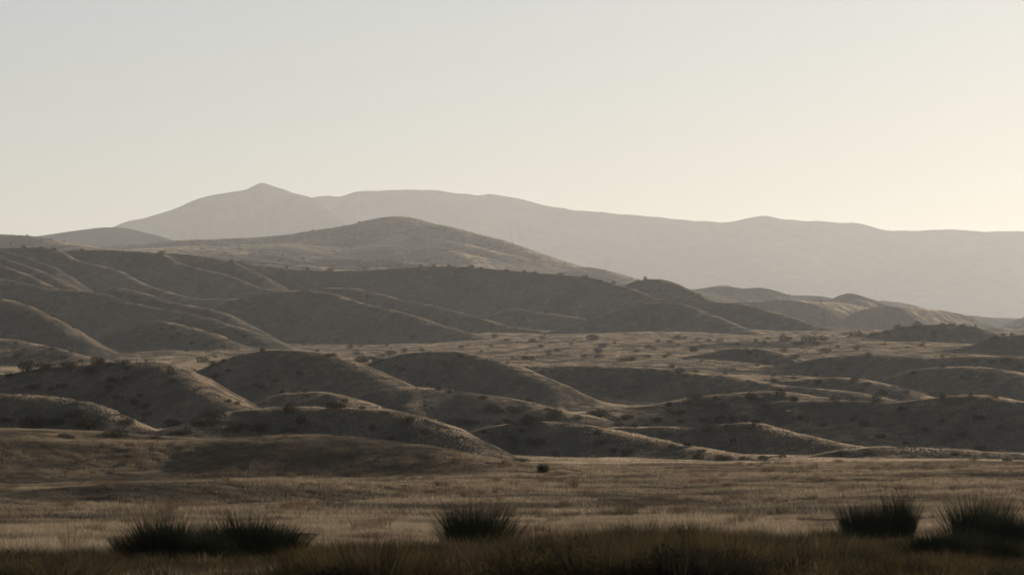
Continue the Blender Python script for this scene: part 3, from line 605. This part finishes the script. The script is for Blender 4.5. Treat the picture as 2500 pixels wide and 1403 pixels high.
for zi, (phrase, dmin, items) in enumerate(ZONES):
    items = sorted(items)
    for k, (px, py, w, h) in enumerate(items):
        X, Y, Z, D = on_ground(px, py, dmin)
        W = w / FPX * D * .80; Hh = (h or w * .42) / FPX * D * 1.4
        size = 'large' if w >= 30 else ('mid-sized' if w >= 16 else 'small')
        form = 'low wide' if h and h < w * .38 else 'rounded'
        order = ('leftmost', '') if k == 0 else (('rightmost', '') if k == len(items) - 1 else (ORD[k], ' from the left'))
        lab = f'{order[0]} dark shrub{order[1]} {phrase}, {size}'
        rz = random.random() * 6.283
        if w >= 28 and D < 1200:
            o = empty('shrub', (X, Y, Z), lab, 'shrub', 'dark shrubs dotted over the hills', rz)
            a, b = BIGC[nshrub % 3]
            for nm, me in (('foliage', a), ('stems', b)):
                c = bpy.data.objects.new(nm, me); col.objects.link(c); c.parent = o; c.scale = (W, W * (.8 + .3 * random.random()), Hh)
        else:
            o = bpy.data.objects.new('shrub', CROWN[nshrub % 6]); col.objects.link(o)
            o.location = (X, Y, Z); o.rotation_euler = (0, 0, rz); o.scale = (W, W * (.8 + .3 * random.random()), Hh)
            o['label'] = lab; o['category'] = 'shrub'; o['group'] = 'dark shrubs dotted over the hills'
        nshrub += 1
print('shrubs', nshrub)
# spiky plant on the edge of the near field
X, Y, _ = at(1325, 1165, 268); D = 268; Z = float(ground_z([X], [Y])[0])
o = empty('spiky_plant', (X, Y, Z), 'spiky grey-green ball-shaped plant at the toe of the long swell, alone in the grass', 'plant')
V, F = blades(700, .16, .34, .62, .05, 1.0, 77, .1, True); V = V * (17 / FPX * D / .58) * np.array([1, 1, 1.7])
f = mesh_object('leaves', V, F, plant_material('grey_green_leaves', (.028,.030,.018), (.04,.042,.024), .2), False); f.parent = o
V, F = stem_mesh(3, .35, .08, .05, 78); st = mesh_object('stems', V, F, M_wood); st.parent = o

# the rest of the scrub: uncounted dots on hills and skylines
def scrub(name, n, d0, d1, s0, s1, label, thr):
    X, Y, D = sector_points(n, d0, d1)
    m = gnoise(X / (D.mean() * .05), Y / (D.mean() * .08), 61) + .25 * rng.random(len(X)) > thr
    X, Y, D = X[m], Y[m], D[m]; Z = ground_z(X, Y); s = (s0 + (s1 - s0) * rng.random(len(X)) ** 2.5)
    instancer(name, np.stack([X, Y, Z], -1), np.stack([s, s, s * (.45 + .6 * rng.random(len(X)))], -1), rng.random(len(X)) * 6.28, rng.integers(0, 4, len(X)), src_sc, label)
src_sc = [mesh_object('scrub', *leaf_crown(90, 1, 1, 1, .2, 240 + i, 4), M_leaf, False, False) for i in range(4)]
scrub('shrubbery', 900, 420, 1100, .25, .9, 'low scrub too small to single out on the near hills', .18)
scrub('shrubbery', 2600, 1100, 3100, .5, 1.7, 'small scattered scrub on the long ridge and valley', .2)
scrub('shrubbery', 9000, 3150, 7500, 1.0, 4.2, 'scrub specks over the far hazy hills', .12)
print('scrub', round(time.time() - T0, 1))

# ------------------------------------------------------------------ fences, poles, rocks
M_post = plant_material('grey_post_wood', (.045,.038,.03), (.06,.05,.04), 0)
def post_mesh(h, r, lean):
    V, F = [], []
    for j, z in enumerate((-.15, h * .96, h)):
        for k in range(7):
            q = r * (1, .92, .6)[j]; V.append((q * math.cos(k * .8976) + lean * z, q * math.sin(k * .8976), z))
    for j in range(2):
        for k in range(7): F.append((j*7 + k, j*7 + (k+1) % 7, j*7 + 7 + (k+1) % 7, j*7 + 7 + k))
    return V, F
def fence(name, pts, dmin, label):
    P = []
    for px, py, h in pts:
        X, Y, Z, D = on_ground(px, py, dmin); P.append((X, Y, Z, h / FPX * D))
    o = empty(name, P[0][:3], label, 'fence')
    for i, (X, Y, Z, h) in enumerate(P):
        c = mesh_object('post', *post_mesh(h, .075 if i % 4 else .11, random.uniform(-.05, .05)), M_post); c.parent = o; c.location = (X - P[0][0], Y - P[0][1], Z - P[0][2])
    for f in (.35, .62, .9):
        V, F = [], []
        for i in range(len(P) - 1):
            a, b = P[i], P[i + 1]; k = len(V)
            for q in (a, b):
                x, y, z = q[0] - P[0][0], q[1] - P[0][1], q[2] - P[0][2] + f * min(q[3], 1.1)
                V += [(x, y, z), (x, y, z + .006), (x, y + .006, z + .003)]
            F += [(k, k + 3, k + 4), (k, k + 4, k + 1), (k + 1, k + 4, k + 5), (k + 1, k + 5, k + 2), (k + 2, k + 5, k + 3), (k + 2, k + 3, k)]
        c = mesh_object('wire', V, F, M_post, False); c.parent = o
fence('wire_fence', [(112,899,9),(134,897,10),(155,897,11),(178,896,9),(201,895,14),(225,893,9),(252,891,10),(280,889,14),(300,889,9),(317,889,12),(334,889,15),(356,889,9),(377,891,9)], 480, 'wire fence with thin dark posts along the crest of the left dome hill')
fence('wire_fence', [(1470 + 14.5 * i, 1018 + (i % 3) + .25 * i, 8) for i in range(13)], 480, 'low wire fence with short posts crossing the scrubby shelf right of centre')
fence('wire_fence', [(1085 + 14 * i, 1033 - .1 * i, 7) for i in range(10)], 480, 'low wire fence with short posts in the hollow left of the centre knoll')

def utility_pole(px, top, base, D, label):
    X, Y, _ = at(px, base, D); Z = float(ground_z([X], [Y])[0]); zt = at(px, top, D)[2]; h = zt - Z
    o = empty('utility_pole', (X, Y, Z), label, 'utility pole', 'utility poles crossing behind the valley', .5)
    V, F = [], []
    for z, r in ((-.5, .26), (h, .17)):
        for k in range(8): V.append((r * math.cos(k * .785), r * math.sin(k * .785), z))
    F = [[k, (k + 1) % 8, 8 + (k + 1) % 8, 8 + k] for k in range(8)]
    c = mesh_object('pole', V, F, M_post); c.parent = o
    def bx(nm, x0, x1, y0, y1, z0, z1, mt):
        c = box(nm, x0, x1, y0, y1, z0, z1, mt); c.parent = o; return c
    bx('crossarm', -1.4, 1.4, -.30, -.18, h - .75, h - .58, M_post)
    for x in (-1.3, 0, 1.3): bx('insulator', x - .07, x + .07, -.29, -.19, h - .579, h - .33, M_wood)
utility_pole(2012, 758, 797, 2300, 'taller utility pole in front of the hazy hills at the right, left-hand of the two')
utility_pole(2197, 785, 808, 2750, 'shorter, fainter utility pole farther right, just left of the low scrubby hill')

def rock(px, py, w, h, dmin, c, label, seed):
    X, Y, Z, D = on_ground(px, py, dmin); g = np.random.default_rng(seed); import bmesh
    bm = bmesh.new(); bmesh.ops.create_icosphere(bm, subdivisions=2, radius=1)
    for v in bm.verts:
        n = 1 + .35 * float(gnoise([v.co.x * 1.7 + seed], [v.co.y * 1.7 + v.co.z])[0]); v.co = Vector((v.co.x * w / FPX * D * .5 * n, v.co.y * w / FPX * D * .4 * n, max(v.co.z, -.3) * h / FPX * D * .8 * n))
    me = bpy.data.meshes.new('rock'); bm.to_mesh(me); bm.free()
    m, nt, N, L = nodes_of('pale_rock'); d = N.new('ShaderNodeBsdfDiffuse'); nn = N.new('ShaderNodeTexNoise'); nn.inputs['Scale'].default_value = 3
    r = N.new('ShaderNodeValToRGB'); r.color_ramp.elements[0].color = rgb([q * .6 for q in c]); r.color_ramp.elements[1].color = rgb(c)
    L.new(nn.outputs[0], r.inputs[0]); L.new(r.outputs[0], d.inputs[0]); oo = N.new('ShaderNodeOutputMaterial'); L.new(d.outputs[0], oo.inputs[0]); me.materials.append(m)
    o = bpy.data.objects.new('rock', me); col.objects.link(o); o.location = (X, Y, Z); o['label'] = label; o['category'] = 'rock'
rock(1830, 1128, 11, 6, 320, (.5,.48,.45), 'small whitish rock at the far edge of the flat field, right of centre', 3)
rock(922, 996, 16, 8, 380, (.34,.31,.27), 'pale angular rock on the low spur left of centre, behind the long swell', 5)
rock(1925, 1003, 14, 4, 470, (.34,.32,.28), 'pale flat rock on the upper shaded slope at the right', 8)
print('done', round(time.time() - T0, 1))
